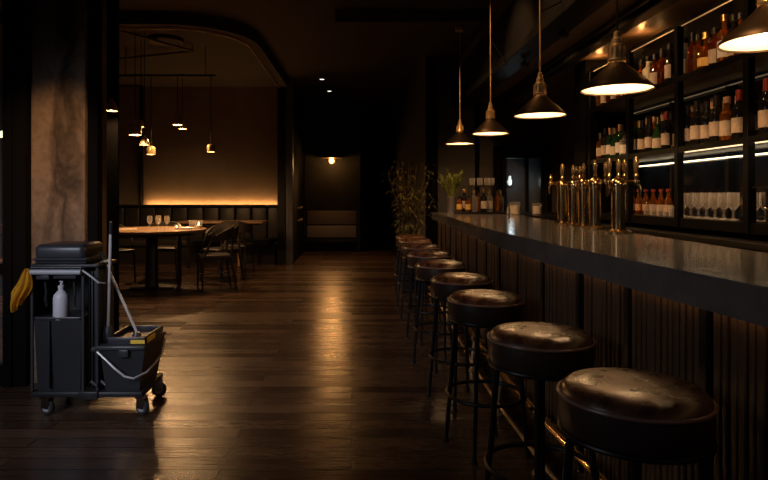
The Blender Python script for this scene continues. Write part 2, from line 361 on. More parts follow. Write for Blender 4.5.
# dropped soffit at the far end of the bar, and the lacquered soffit over the back bar
struct('soffit_far', MB().box(-.2, 1.58, 7.2, 9.0, 3.40, CEIL), 'ceiling', 'shallow dropped soffit above the far end of the bar', 'soffit')
sf = MB().box(1.62, 2.98, .3, 8.98, 2.70, CEIL)
struct('soffit_bar', sf, 'soffit', 'dark lacquered soffit running above the back bar', 'soffit')
struct('beam_front', MB().box(1.50, 1.74, .3, 8.95, 2.62, 2.70, .008).box(1.56, 1.62, .3, 8.95, 2.70, 3.2), 'black', 'black rail along the front edge of the bar soffit', 'beam')
struct('beam_middle', MB().box(2.10, 2.22, .3, 8.95, 2.63, 2.70, .008).box(2.03, 2.06, .3, 8.95, 2.66, 2.70), 'black', 'black rail along the middle of the bar soffit', 'beam')
struct('pilaster_bar', MB().box(2.38, 2.98, 6.12, 6.42, 0, 2.70), 'blackmatte', 'black pilaster at the far end of the bottle shelves', 'pilaster')

# glazed door
dr = struct('door_1', MB().box(2.22, 2.32, 9.02, 9.14, 0, 1.96).box(2.84, 2.92, 9.02, 9.14, 0, 1.96).box(2.32, 2.84, 9.02, 9.14, 1.88, 1.96).box(2.32, 2.84, 9.02, 9.14, 0, .12).box(2.62, 2.66, 9.03, 9.13, .12, 1.88), 'black', 'black framed glazed door in the bar end wall', 'door')
MB().box(2.12, 2.22, 8.94, 9.0, 0, 2.06).box(2.92, 2.975, 8.94, 9.0, 0, 2.06).box(2.12, 2.975, 8.94, 9.0, 1.96, 2.06).build('door_frame', 'blackmatte', dr, smooth=False)
for x0, x1 in ((2.32, 2.62), (2.66, 2.84)): MB().box(x0, x1, 9.07, 9.08, .12, 1.88).build('pane', 'thinglass', dr, smooth=False)
pl = thing('door_glint', 'small cool glow added behind the glazed door as a reflection', 'lamp', (2.69, 10.22, 1.55))  # added glowing lamp standing in for a reflection in the door glass
MB().box(-.05, .05, .03, .08, -.08, .08, .01).build('backplate', 'chrome', pl); MB().lathe([(0,-.07),(.03,-.05),(.035,.03),(.02,.05),(.025,.09),(0,.11)], 14).build('globe', 'coolglow', pl)
lamp('POINT', 'door_glint_light', (0, -.1, 0), .5, (.75, .9, 1), .05, parent=pl)

# ================================================================== BAR COUNTER
FK = [(.85,1.03),(1.45,.995),(2.1,.95),(2.84,.915),(3.5,.905),(4.2,.915),(5.2,.96),(6.3,1.02),(8.2,1.09)]
BK = [(.85,1.60),(2.3,1.61),(3.5,1.67),(4.2,1.72),(5.1,1.79),(6.2,1.86),(7.0,1.97),(8.2,2.02)]
def interp(K, d):
    if d <= K[0][0]: return K[0][1]
    for (a, va), (b, vb) in zip(K, K[1:]):
        if d <= b:
            t = (d-a)/(b-a); t = t*t*(3-2*t)*.35 + t*.65
            return va + (vb-va)*t
    return K[-1][1]
F = lambda d: interp(FK, d); B = lambda d: interp(BK, d)
ds = [.85 + i*(8.2-.85)/60 for i in range(61)]
bar = thing('bar_counter', 'long bar counter with grey stone top and fluted walnut front', 'bar counter', (0,0,0))
top = MB().ribbon([(F(d), d) for d in ds], [(B(d), d) for d in ds], .992, 1.09)
bmesh.ops.recalc_face_normals(top.bm, faces=top.bm.faces[:])
e = [x for x in top.bm.edges if abs(x.calc_face_angle(0)) > R(60)]
bmesh.ops.bevel(top.bm, geom=e, offset=.006, segments=2, affect='EDGES')
top.build('countertop', 'stone', bar, ang=30)
PX = lambda d: F(d) + .085
MB().ribbon([(PX(d)+.02, d) for d in ds], [(B(d)-.08, d) for d in ds], .10, .990).build('counter_body', 'blackmatte', bar, smooth=False)
MB().ribbon([(PX(d)+.09, d) for d in ds], [(B(d)-.12, d) for d in ds], .0, .10).build('kick_plate', 'black', bar, smooth=False)
bays = [.87, 1.33, 1.78, 2.22, 2.64, 3.10, 3.54, 4.02, 4.46, 4.92, 5.38, 5.84, 6.30, 6.76, 7.22, 7.68, 8.14]
for a, b in zip(bays, bays[1:]):
    m = MB(); d = a + .026
    while d < b - .05:
        wd = rnd.choice((.022, .026, .030)); pr = rnd.uniform(.008, .016)
        x = PX(d + wd/2); m.box(x - pr, x + .022, d, d + wd, .10, .985, .003, 1); d += wd + .007
    m.build('fluted_panel', 'slat', bar, smooth=False)
    x = PX(a); MB().box(x - .018, x + .02, a - .018, a + .018, .10, .988).build('divider_post', 'black', bar, smooth=False)
MB().ribbon([(PX(d)-.035, d) for d in ds], [(PX(d)-.02, d) for d in ds], .980, .991).build('led_strip', 'underled', bar, smooth=False)
# brass foot rails
rail = MB().tube([(F(d)-.005, d, .245) for d in ds], .019, 12); rail.build('foot_rail', 'brass', bar)
MB().tube([(F(d)-.03, d, .065) for d in ds], .011, 10).build('lower_rail', 'agedbrass', bar)
for d in (1.2, 2.0, 2.83, 3.6, 4.5, 5.4, 6.3, 7.2, 8.0):
    m = MB(); m.tube([(F(d)-.005, d, .245), (PX(d)+.02, d, .20)], .012).tube([(F(d)-.005, d, .245), (F(d)-.03, d, .065), (F(d)-.03, d, 0)], .012)
    m.lathe([(0,0),(.034,0),(.034,.008),(.014,.014)], 14, (F(d)-.03, d, 0)); m.lathe([(0,-.026),(.026,-.012),(.026,.012),(0,.026)], 12, (F(d)-.005, d, .245))
    m.build('rail_bracket', 'agedbrass', bar)

# ================================================================== BACK BAR
bb = thing('bottle_shelves', 'tall black metal shelving of the back bar with smoked mirror', 'shelving', (0,0,0))
SX0, SX1, SY0, SY1 = 2.40, 2.80, 2.0, 6.10
T_, M_, L_ = 2.18, 1.664, 1.148
for z, th, nm in ((T_, .03, 'shelf'), (M_, .03, 'shelf'), (L_, .068, 'shelf')):
    MB().box(SX0, SX1, SY0, SY1, z - th, z, .003, 1).build(nm, 'shelf' if z > 1.2 else 'blackgloss', bb, smooth=False)
for z in (T_, M_): MB().box(SX0-.012, SX0, SY0, SY1, z - .034, z + .006).build('shelf_lip', 'blackgloss', bb, smooth=False)
MB().box(SX0+.02, SX1+.02, SY0, SY1, 2.56, 2.595).build('cornice', 'black', bb, smooth=False)
MB().box(SX1, SX1+.02, SY0, SY1, .9, 2.56).build('mirror_back', 'mirror', bb, smooth=False)
for d in (2.06, 2.86, 3.64, 4.42, 5.20, 6.04):
    MB().box(SX0-.016, SX0+.032, d-.024, d+.024, 1.08, 2.56, .003, 1).build('post', 'blackgloss', bb, smooth=False)
    MB().box(SX1-.04, SX1, d-.02, d+.02, 1.08, 2.56).build('rear_post', 'black', bb, smooth=False)
MB().box(2.411, 2.418, 2.1, 6.0, 2.552, 2.5595).build('led_strip', 'cornglow', bb, smooth=False)  # added glowing strip, draws the golden edge line of the cornice
MB().box(2.74, 2.76, 2.1, 5.75, 1.588, 1.597).build('led_strip', 'led', bb, smooth=False)
MB().box(2.428, 2.440, 2.1, 4.38, 1.627, 1.633).build('led_strip', 'ledglint', bb, smooth=False)
MB().box(2.76, 2.775, 2.1, 6.0, 2.118, 2.126).build('led_strip', 'dimfill', bb, smooth=False)  # added dim glow strip to brighten the underside of the top shelf
MB().box(2.765, 2.79, 2.1, 6.0, T_+.002, T_+.014).build('led_strip', 'ledback', bb, smooth=False)
MB().box(2.765, 2.79, 2.1, 6.0, M_+.002, M_+.010).build('led_strip', 'ledback', bb, smooth=False)
for d in (5.215,): MB().box(2.785, 2.795, d-.004, d+.004, 1.20, 1.58).build('upright_glint_strip', 'ledglint', bb, smooth=False)  # glowing strip standing in for a small dotted reflection
for d in (3.9, 5.08, 5.95):
    u = MB().lathe([(0,0),(.03,0),(.03,.02),(.022,.024),(0,.024)], 16, (2.60, d, 2.596)).build('uplight', 'ledback', bb)
    lamp('POINT', 'uplight_light', (2.45, d, 2.632), 1.3, AMBER, .02)
wb = thing('back_counter', 'low back counter under the bottle shelves with steel top', 'counter', (0,0,0))
MB().box(2.30, 2.82, 2.0, 6.10, 1.0, 1.04, .004, 1).build('worktop', 'steel', wb, smooth=False)
MB().box(2.36, 2.82, 2.0, 6.10, 0, 1.0).build('cabinet_body', 'blackmatte', wb, smooth=False)
for k in range(6): MB().box(2.342, 2.36, 2.03+k*.68, 2.03+k*.68+.64, .12, .97, .004, 1).build('door', 'black', wb, smooth=False)
ec = thing('side_cabinet', 'black cabinet beside the glazed door at the end of the bar', 'cabinet', (0,0,0))
MB().box(2.06, 2.96, 6.5, 8.5, 1.05, 1.09, .004, 1).build('worktop', 'black', ec, smooth=False)
MB().box(2.10, 2.95, 6.55, 8.45, 0, 1.05).build('cabinet_body', 'blackmatte', ec, smooth=False)
for k in range(3): MB().box(2.085, 2.10, 6.58+k*.62, 6.58+k*.62+.59, .1, 1.02, .004, 1).build('door', 'black', ec, smooth=False)

# ---------------- bottles
def bottle(kind, body, lab, cap, h=.29, r=.037):
    P = dict(
        wine=[(0,.004),(r*.85,0),(r,.008),(r,h*.60),(r*.92,h*.66),(r*.55,h*.73),(r*.38,h*.78),(r*.36,h*.95),(r*.42,h*.955),(r*.42,h),(0,h)],
        burgundy=[(0,.004),(r*.85,0),(r,.008),(r,h*.48),(r*.86,h*.58),(r*.5,h*.71),(r*.38,h*.80),(r*.36,h*.95),(r*.42,h*.955),(r*.42,h),(0,h)],
        whisky=[(0,.004),(r*.9,0),(r,.008),(r,h*.60),(r*.94,h*.66),(r*.6,h*.70),(r*.40,h*.74),(r*.38,h*.86),(r*.48,h*.87),(r*.48,h),(0,h)],
        squat=[(0,.004),(r*.9,0),(r*1.05,.02),(r*1.15,h*.30),(r*.95,h*.50),(r*.5,h*.62),(r*.34,h*.68),(r*.33,h*.84),(r*.46,h*.85),(r*.46,h),(0,h)],
        beer=[(0,.003),(r*.9,0),(r,.008),(r,h*.52),(r*.82,h*.62),(r*.48,h*.76),(r*.42,h*.95),(r*.5,h*.955),(r*.5,h),(0,h)])[kind]
    nm = {'wine':'wine_bottle','burgundy':'wine_bottle','whisky':'whisky_bottle','squat':'whisky_bottle','beer':'beer_bottle'}[kind]
    o = MB().lathe(P, 16).build(nm, body, ang=50)
    zl = {'wine':(.16,.46),'burgundy':(.12,.40),'whisky':(.14,.48),'squat':(.12,.34),'beer':(.15,.42)}[kind]
    if lab:
        rr = r*1.012 if kind != 'squat' else r*1.17
        m = MB(); n = 12; a0 = R(105); a1 = R(255)       # label faces -X (the bar) 
        vs = [[m.bm.verts.new((q*math.cos(a0+(a1-a0)*i/n), q*math.sin(a0+(a1-a0)*i/n), z*h)) for i in range(n+1)] for q, z in ((rr, zl[0]), (rr, zl[1]), (rr-.001, zl[1]), (rr-.001, zl[0]))]
        for k in range(4):
            for i in range(n): m.bm.faces.new((vs[k][i], vs[k][i+1], vs[(k+1)%4][i+1], vs[(k+1)%4][i]))
        m.build('label', lab, o)
    if cap:
        z0 = {'wine':.80,'burgundy':.82,'whisky':.87,'squat':.85,'beer':.93}[kind]
        q = {'wine':.46,'burgundy':.46,'whisky':.54,'squat':.52,'beer':.58}[kind]
        MB().lathe([(0,z0*h),(r*q,z0*h),(r*q,h+.003),(r*q*.9,h+.005),(0,h+.005)], 12).build('cap', cap, o)
    return o
def inst(p, first, loc, label, cat, group, rz=0.0, s=1.0):
    o = p if first else dup(p)
    o.location = loc; o.rotation_euler = (0,0,rz); o.scale = (s,)*3 if isinstance(s, float) else s
    return tag(o, label, cat, group)

class Kind:
    def __init__(self, *a, **k): self.p = bottle(*a, **k); self.used = False
    def put(self, *a, **k):
        o = inst(self.p, not self.used, *a, **k); self.used = True; return o
TOPK = dict(
    a=Kind('whisky','amber',None,'cap', .29, .040), b=Kind('whisky','red','label','cap', .28, .040), c=Kind('whisky','creamglass','whitelabel','cap', .30, .044),
    d=Kind('whisky','darkglass','label','cap', .31, .038), e=Kind('squat','amber','goldlabel','goldcap', .27, .046), f=Kind('whisky','amber','whitelabel','goldcap', .33, .043),
    g=Kind('wine','red',None,'cap', .31, .037), h=Kind('whisky','glassware','label','cap', .31, .040))
KD = dict(a='plain amber', b='red-brown labelled', c='opaque cream', d='dark labelled', e='squat amber gold-labelled', f='tall amber white-labelled', g='slim red-brown', h='clear pale-labelled')
topseq = [(597,'b'),(601,'a'),(605,'b'),(610,'g'),(615,'d'),(620,'a'),(626,'b'),(633,'b'),(641,'a'),(648,'c'),(655,'b'),(662,'g'),(670,'d'),(685,'h'),(693,'g'),(699,'a'),(706,'e'),(715,'b'),(724.5,'f'),(734,'d'),(741,'a'),(757,'b'),(767,'g'),(778,'a'),(790,'h')]
for i, (x, k) in enumerate(topseq):
    X = 2.475 + (.02 if i % 2 else 0); d = X*600/(x-352)
    TOPK[k].put((X, d, T_), '%s spirit bottle, front row of top shelf, %s from far end' % (KD[k], ordn(i)), 'bottle', 'spirit bottles on the top shelf', rz=rnd.uniform(-.2, .5))
backtop = [(644,'a'),(652,'g'),(660,'a'),(668,'b'),(690,'a'),(700,'g'),(711,'a'),(722,'g'),(733,'b')]
for i, (x, k) in enumerate(backtop):
    X = 2.63; d = X*600/(x-352)
    TOPK[k].put((X, d, T_), '%s bottle, back row of top shelf, %s from far end' % (KD[k], ordn(i)), 'bottle', 'spirit bottles on the top shelf', rz=.2)
MIDK = dict(
    a=Kind('wine','darkglass','label','cap', .27, .037), b=Kind('burgundy','greenglass','label','goldcap', .26, .039), c=Kind('wine','darkglass','label','redcap', .285, .037),
    d=Kind('whisky','glassware','whitelabel','cap', .20, .040), e=Kind('wine','amber','label','goldcap', .25, .036), f=Kind('wine','greenglass','whitelabel','copcap', .27, .036), g=Kind('whisky','amber','label','copcap', .26, .038))
KM = dict(a='dark cream-labelled wine bottle', b='green gold-topped wine bottle', c='dark red-topped wine bottle', d='short clear bottle', e='amber gold-topped wine bottle', f='green tan-topped wine bottle', g='amber tan-capped spirit bottle')
midseq = [(600.5,'e'),(605.5,'a'),(610.5,'f'),(615,'b'),(620,'f'),(625,'d'),(635,'f'),(642.5,'a'),(650,'a'),(658,'b'),(666.5,'c'),(688,'a'),(697,'a'),(707,'a'),(716.5,'a'),(727,'g'),(739,'c'),(757,'a'),(767,'c'),(779,'a'),(792,'b')]
for i, (x, k) in enumerate(midseq):
    X = 2.48 + (.015 if i % 3 == 1 else 0); d = X*600/(x-352)
    MIDK[k].put((X, d, M_), '%s, front row of middle shelf, %s from far end' % (KM[k], ordn(i)), 'bottle', 'bottles on the middle shelf', rz=rnd.uniform(.2, .6), s=rnd.choice((1.08, 1.14, 1.2)))
backmid = [(606,'b'),(613,'e'),(621,'b'),(640,'b'),(648,'f'),(655,'g'),(663,'f'),(671,'a'),(692,'g'),(703,'a'),(713.5,'f'),(725.5,'b'),(738,'f'),(754,'g'),(766,'a')]
for i, (x, k) in enumerate(backmid):
    X = 2.65; d = X*600/(x-352)
    MIDK[k].put((X, d, M_), '%s, back row of middle shelf, %s from far end' % (KM[k], ordn(i)), 'bottle', 'bottles on the middle shelf', rz=.4, s=rnd.choice((1.22, 1.28, 1.32)))
beer = Kind('beer','amber','copcap','redcap', .215, .031)
for i, x in enumerate((626, 632.5, 639, 646, 653.5, 661, 668.5)):
    X = 2.60; beer.put((X, X*600/(x-352), L_), 'small amber beer bottle on the lowest shelf, %s from the far end' % ordn(i), 'bottle', 'beer bottles on the lowest shelf', rz=.4)

# ---------------- glasses
def gob():
    o = MB().lathe([(0,0),(.033,0),(.033,.003),(.006,.010),(.005,.062),(.014,.072),(.034,.100),(.037,.130),(.033,.185),(.0315,.185),(.0355,.130),(.032,.102),(.012,.076),(0,.074)], 16).build('wine_glass', 'glassware', ang=60); return o
def tumb():
    return MB().lathe([(0,0),(.030,0),(.036,.09),(.0345,.09),(.029,.008),(0,.008)], 16).build('tumbler', 'glassware', ang=60)
g0 = gob(); first = True
for row, (X, xs, txt) in enumerate(((2.50, (683,690.5,698,706,714.5,723.5,733), 'front row'), (2.60, (684,691.5,699,707,715.5,724.5,734,755,766), 'back row'))):
    for i, x in enumerate(xs):
        inst(g0, first, (X, X*600/(x-352), L_), 'clear stemmed glass in the %s of the lowest shelf, %s from the far end' % (txt, ordn(i)), 'glass', 'glasses on the lowest shelf'); first = False
t0 = tumb(); first = True
for i, x in enumerate((648, 654.5, 661, 667.5, 673.5)):
    X = 2.49; inst(t0, first, (X, X*600/(x-352), L_), 'clear tumbler before the beer bottles, %s from the far end' % ordn(i), 'glass', 'tumblers on the lowest shelf'); first = False

# black stand with bucket at the near end of the lowest shelf
st = thing('bar_stand', 'black metal stand on the back bar at right edge', 'stand', (2.36, 3.45, 1.148))
MB().box(-.09, .10, -.30, .27, .205, .216, .003, 1).build('top_plate', 'black', st, smooth=False)
for y in (-.28, .20): MB().box(-.085, -.04, y, y+.05, -.0, .206).build('post', 'black', st, smooth=False)
for y in (-.28, .20): MB().box(.05, .09, y, y+.05, 0, .206).build('post', 'black', st, smooth=False)
st.location = (2.44+.06, 3.45, 1.148)
ib = thing('ice_bucket', 'black ice bucket with steel ring handle under the stand', 'bucket', (2.49, 3.53-.06, 1.148))
MB().lathe([(0,0),(.055,0),(.066,.15),(.069,.152),(.069,.158),(.062,.158),(.052,.01),(0,.01)], 24).build('body', 'black', ib)
MB().tube([(-.075 , .058*math.cos(R(a)), .145 + .062*math.sin(R(a))) for a in range(180, 361, 12)], .005, 8).build('handle', 'chrome', ib)

# ================================================================== THINGS ON THE COUNTER
ZC = 1.091
# beer taps
def tap(loc, h, rz, label, arms, r=.037):
    t = thing('beer_tap', label, 'beer tap', loc, rz, 'brass beer taps on the bar')
    MB().lathe([(0,0),(r*1.9,0),(r*1.9,.008),(r*1.5,.014),(r*1.15,.022)], 24).build('base_flange', 'copper', t)
    MB().lathe([(r,.018),(r,h-.045),(r*1.12,h-.04),(r*1.12,h-.026),(r,h-.022)], 24).build('column', 'copper', t)
    MB().lathe([(r*1.2,h-.026),(r*1.25,h-.012),(r*1.05,h+.010),(r*.6,h+.026),(.010,h+.034),(0,h+.035)], 24).build('cap', 'copper', t)
    for ax, reach, hh, spout, dy in arms:
        m = MB(); e = (ax*reach, dy, h)
        if reach: m.tube([(0,dy*.5,h-.004), (ax*reach*.5,dy,h+.002), e], [.017,.013,.014], 12); m.lathe([(0,-.02),(.017,-.012),(.019,0),(.017,.012),(0,.02)], 14, e)
        m.lathe([(.012,.0),(.008,.025),(.015,.040),(.009,.055)], 12, (e[0], e[1], h))
        fa = m.build('faucet', 'copper', t)
        if spout: MB().tube([(e[0]+ax*.004, dy-.004, h), (e[0]+ax*.016, dy-.012, h-.03), (e[0]+ax*.016, dy-.012, h-.085)], [.010,.009,.007], 10).build('spout', 'copper', fa)
        pr = [(.006,.050),(.009,.056),(.012,.075),(.0145,.100),(.013,.122),(.008,.136),(0,.14)]
        MB().lathe([(a*hh, .05+(b-.05)*hh) for a, b in pr], 14, (e[0], e[1], h)).build('handle', 'handleacr', fa)
    return t
tap((1.66, 4.74, ZC), .32, 0, 'farthest brass beer tap, with left spout and dark tall handle', [(-1,.0,1.15,False,-.005),(-1,.09,.2,True,0)])
tap((1.645, 4.46, ZC), .315, 0, 'second brass beer tap counted from the far end', [(-1,0,.95,False,0),(1,.05,.8,True,.0)])
tap((1.63, 4.22, ZC), .315, 0, 'third brass beer tap counted from the far end', [(-1,0,.95,False,0),(-1,.05,.7,True,0)])
tap((1.62, 4.00, ZC), .315, 0, 'fourth brass beer tap counted from the far end', [(-1,0,1.05,False,0),(1,.07,.9,True,0)])
tap((1.585, 3.57, ZC), .30, 0, 'nearest brass beer tap, tallest in view with wide side arm', [(1,.045,1.0,False,.02),(1,.105,1.2,True,0),(-1,.055,1.05,True,0),(-1,0,1.0,False,0)], .040)

# vase with green stems
va = thing('potted_plant', 'zinc vase of fresh green stems on the far end of the bar', 'plant', (1.30, 7.85, ZC))
MB().lathe([(0,0),(.052,0),(.060,.20),(.063,.205),(.058,.21),(.054,.20),(.05,.02),(0,.02)], 20).build('vase', 'zinc', va)
fo = MB(); stm = MB()
for i in range(46):
    a = rnd.uniform(0, 2*math.pi); rr = rnd.uniform(.02, .20); hh = rnd.uniform(.38, .56); tip = Vector((rr*math.cos(a), rr*math.sin(a), hh))
    stm.tube([(rr*.15*math.cos(a), rr*.15*math.sin(a), .15), tip*.55 + Vector((0,0,.14)), tip], .0025, 5)
    for k in range(5):
        t = rnd.uniform(.5, 1.0); p = Vector((0,0,.15))*(1-t) + tip*t; b = a + rnd.uniform(-1.6, 1.6)
        dv = Vector((math.cos(b)*.5, math.sin(b)*.5, rnd.uniform(.3, 1.0))).normalized()*rnd.uniform(.05, .09)
        sd = dv.cross(Vector((0,0,1))).normalized()*.009
        v = [fo.bm.verts.new(q) for q in (p, p+dv*.5+sd, p+dv, p+dv*.5-sd)]; fo.bm.faces.new(v)
tag(fo.build('foliage', 'leaf', va), None, None, kind=None); stm.build('stems', 'leaf', va)

# two tier rack of bottles and glasses
rk = thing('serving_rack', 'black two-tier bottle rack beside the zinc vase', 'rack', (1.575, 7.35, ZC))
MB().box(-.30, .30, -.12, .12, 0, .028, .004, 1).build('tray', 'black', rk, smooth=False)
MB().box(-.14, .17, -.09, .09, .338, .348, .002, 1).build('upper_shelf', 'black', rk, smooth=False)
for x in (-.13, .16):
    for y in (-.08, .08): MB().box(x-.005, x+.005, y-.005, y+.005, .028, .34).build('post', 'black', rk, smooth=False)
SK = [Kind('whisky','amber','goldlabel','cap', .19, .038), Kind('whisky','darkglass','label','goldcap', .27, .040), Kind('whisky','glassware',None,'goldcap', .26, .040), Kind('whisky','amber',None,'cap', .26, .038)]
SN = ['short amber bottle', 'dark gold-capped bottle', 'clear gold-capped bottle', 'plain amber bottle']
for i, (dx, dy, k) in enumerate(((-.26,.0,0),(-.19,.05,1),(-.165,-.06,0),(-.09,-.05,2),(-.02,.05,3),(.03,-.05,1),(.10,-.05,2),(.12,.05,1),(.20,-.03,3),(.255,.05,2))):
    SK[k].put((1.575+dx, 7.35+dy, ZC+.029), '%s on the two-tier rack, %s from its left' % (SN[k], ordn(i)), 'bottle', 'bottles on the two-tier rack', rz=R(90))
t1 = tumb(); first = True
for i, dx in enumerate((-.10, -.01, .08, .135)):
    inst(t1, first, (1.575+dx, 7.35, ZC+.349), 'clear tumbler on the upper tier of the rack, %s from left' % ordn(i), 'glass', 'tumblers on the rack'); first = False
def candle(loc, label, s=1.0):
    c = thing('candle_jar', label, 'candle', loc, 0, 'ivory candles by the glazed door'); c.scale = (s,)*3
    MB().lathe([(0,0),(.062,0),(.062,.15),(.059,.15),(.059,.004),(0,.004)], 24).build('jar', 'thinglass', c, ang=60)
    MB().lathe([(0,.006),(.056,.006),(.056,.105),(.05,.108),(0,.104)], 24).build('wax', 'wax', c)
    MB().tube([(0,0,.1),(0,.002,.118)], .002, 6).build('wick', 'blackmatte', c)
candle((1.90, 7.0, ZC), 'larger ivory candle in glass jar, on the bar beside the rack')
candle((2.22, 7.2, 1.091), 'smaller ivory candle in glass jar, in front of the glazed door', .9)
bt = thing('small_bottle', 'tiny clear bottle with gold cap before the larger candle', 'bottle', (1.80, 6.9, ZC))
MB().lathe([(0,0),(.022,0),(.022,.07),(.009,.09),(.009,.10),(0,.10)], 14).build('body', 'glass', bt); MB().lathe([(0,.1),(.012,.1),(.012,.12),(0,.12)], 12).build('cap', 'goldcap', bt)

# ================================================================== BAR STOOLS
stool = thing('bar_stool', '', 'stool', (0,0,0), 0, 'brown leather bar stools along the counter')
MB().lathe([(.186,.678),(.190,.688),(.193,.72),(.192,.748),(.190,.767)], 48).build('seat_side', 'leatherside', stool)
MB().lathe([(.191,.769),(.186,.784),(.168,.798),(.13,.806),(.08,.810),(.035,.809),(0,.808)], 48).build('seat', 'leather', stool)
MB().torus(.1925, .0058, (0,0,.769), 48, 8).build('piping', 'piping', stool)
m = MB(); m.torus(.188, .0075, (0,0,.673), 48, 8); m.lathe([(0,.658),(.17,.658),(.17,.678),(0,.678)], 32); m.build('seat_ring', 'black', stool)
for k in range(4):
    a = R(67 + 90*k); c, s_ = math.cos(a), math.sin(a)
    lg = MB().tube([(.158*c, .158*s_, .664), (.212*c, .212*s_, .015)], [.0125,.0105], 12).build('leg', 'black', stool)
    MB().lathe([(0,0),(.016,0),(.016,.010),(.011,.020)], 12, (.213*c, .213*s_, 0)).build('glide', 'black', lg)
MB().torus(.200, .0095, (0,0,.285), 48, 10).build('foot_ring', 'black', stool)
sp = [(.762,1.625),(.715,2.28),(.694,3.12),(.70,3.84),(.687,4.65),(.697,5.44),(.716,6.28),(.745,7.1),(.76,7.75)]
sl_ = ['nearest round brown leather bar stool, largest at the bottom right', 'second round brown leather bar stool counted from the camera', 'third round brown leather bar stool counted from the camera',
       'fourth round brown leather bar stool counted from the camera', 'fifth round brown leather bar stool, middle of the row of nine', 'fourth brown leather bar stool counted from the far end',
       'third brown leather bar stool counted from the far end', 'next to last brown leather bar stool at the far end', 'farthest brown leather bar stool, by the bamboo plant']
for i, (x, y) in enumerate(sp):
    o = stool if i == 0 else dup(stool); o.location = (x, y, 0); o['label'] = sl_[i]; o.rotation_euler = (0,0,R((0,3,-4,2,5,-3,1,4,-2)[i]))

# ================================================================== BAR PENDANTS
def pendant(loc, ztop, label, e, canopy=True, cable='agedbrass'):
    p = thing('pendant_lamp', label, 'pendant lamp', loc, 0, 'conical pendant lamps above the bar')
    P = [(.180,0),(.178,.010),(.150,.038),(.115,.070),(.080,.102),(.050,.132),(.037,.150)]
    MB().lathe(P + [(.034,.150)] + [(r-.004, z-.002) for r, z in P[::-1][1:-1]] + [(.1765,0)], 48, close=True).build('shade', 'bronze', p, ang=50)
    MB().lathe([(r-.0055, z-.003) for r, z in P[1:]], 48).build('shade_lining', 'shadein', p)
    n = MB().lathe([(.044,.146),(.047,.156),(.044,.164),(.040,.200),(.036,.232),(.027,.238),(.025,.266),(.017,.274),(.015,.304),(.005,.310)], 24).build('socket', 'agedbrass', p)
    fn = MB()
    for k in range(12):
        a = R(30*k); fn.box(.030, .0455, -.0018, .0018, .170, .222, mtx=Matrix.Rotation(a, 4, 'Z'))
    fn.build('fin', 'agedbrass', n, smooth=False)
    MB().lathe([(0,.03),(.02,.035),(.03,.055),(.028,.075),(.014,.10),(.012,.13)], 20).build('bulb', 'bulb', p)
    MB().tube([(0,0,.30),(0,0,ztop-loc[2])], .0055, 8).build('cord', cable, p)
    if canopy: MB().lathe([(0,-.045),(.055,-.045),(.06,-.04),(.06,0),(0,0)], 24, (0,0,ztop-loc[2]-.001)).build('canopy', 'agedbrass', p)
    lamp('POINT', 'pendant_bulb_light', (0,0,.045), e*1.5, WARM, .03, parent=p)
    return p
pendant((1.34, 7.45, 1.955), 3.40, 'smallest and farthest conical pendant lamp above the bar', 16)
pendant((1.348, 5.84, 1.913), CEIL, 'second conical pendant lamp from the far end of the bar', 16)
pendant((1.338, 4.27, 1.88), CEIL, 'middle conical pendant lamp, hanging before the beer taps', 16)
pendant((1.382, 3.13, 1.862), CEIL, 'large conical pendant lamp before the top shelf bottles', 16, cable='black')
p5 = pendant((1.64, 2.35, 1.912), 2.70, 'nearest conical pendant lamp cropped by the top right corner', 16)
# spot lights added on the bar soffit rail to light the top shelf
for i, d in enumerate((2.6, 3.65, 4.7, 5.75)):
    t = thing('added_spot', 'small black spot light added under the bar soffit rail, %s from the camera' % ordn(i), 'spot light', (1.66, d, 2.618), 0, 'added spot lights under the soffit rail')
    MB().tube([(0,0,0),(0,0,-.03)], .008, 8).build('stem', 'black', t)
    MB().tube([(-.035,0,-.035),(.03,0,-.052)], .022, 16).build('housing', 'black', t)
    o = lamp('SPOT', 'added_spot_light', (1.70, d, 2.562), 16, WARM, .02, spot_size=R(92), spot_blend=.7); aim(o, (2.47, d+.05, 2.2))
# stays holding two cords
for i, (x, y, z) in enumerate(((1.338, 4.27, 2.62), (1.348, 5.84, 2.52))):
    m = MB().tube([(x, y, z+.32), (x+.16, y+.02, z+.08), (1.52, y+.05, z+.18)], .005, 8).tube([(x, y, z), (x+.16, y+.02, z+.08)], .006, 8)
    tag(m.build('lamp_stay', 'black'), ('thin dark bracket steadying the middle pendant cord', 'thin dark bracket steadying the second pendant cord')[i], 'bracket')

# ================================================================== BACK OF THE ROOM
sc_ = thing('wall_sconce', 'round wall sconce glowing orange on the dark back wall', 'sconce', px(332, 161, 14.49))
MB().lathe([(0,0),(.10,0),(.10,.02),(0,.02)], 24).build('backplate', 'bronze', sc_).rotation_euler = (R(90), 0, 0)
MB().lathe([(0,-.008),(.26,-.006),(.26,.006),(0,.008)], 36, (0, -.27, .055)).build('disc_shade', 'agedbrass', sc_)
MB().tube([(0,0,.05),(0,-.20,.05)], .012).build('arm', 'bronze', sc_)
MB().lathe([(0,-.06),(.042,-.042),(.06,0),(.042,.042),(0,.06)], 20, (0, -.28, -.015)).build('bulb', mat('sconce_glow', (1, .8, .5), .5, emit=(1, .50, .14), es=16), sc_)
lamp('POINT', 'sconce_light', (0, -.37, -.02), 1.4, AMBER, .05, parent=sc_)
lamp('SPOT', 'sconce_downlight', (0, -.30, -.12), 46, AMBER, .06, rot=(R(-68),0,0), parent=sc_, spot_size=R(58), spot_blend=1.0)

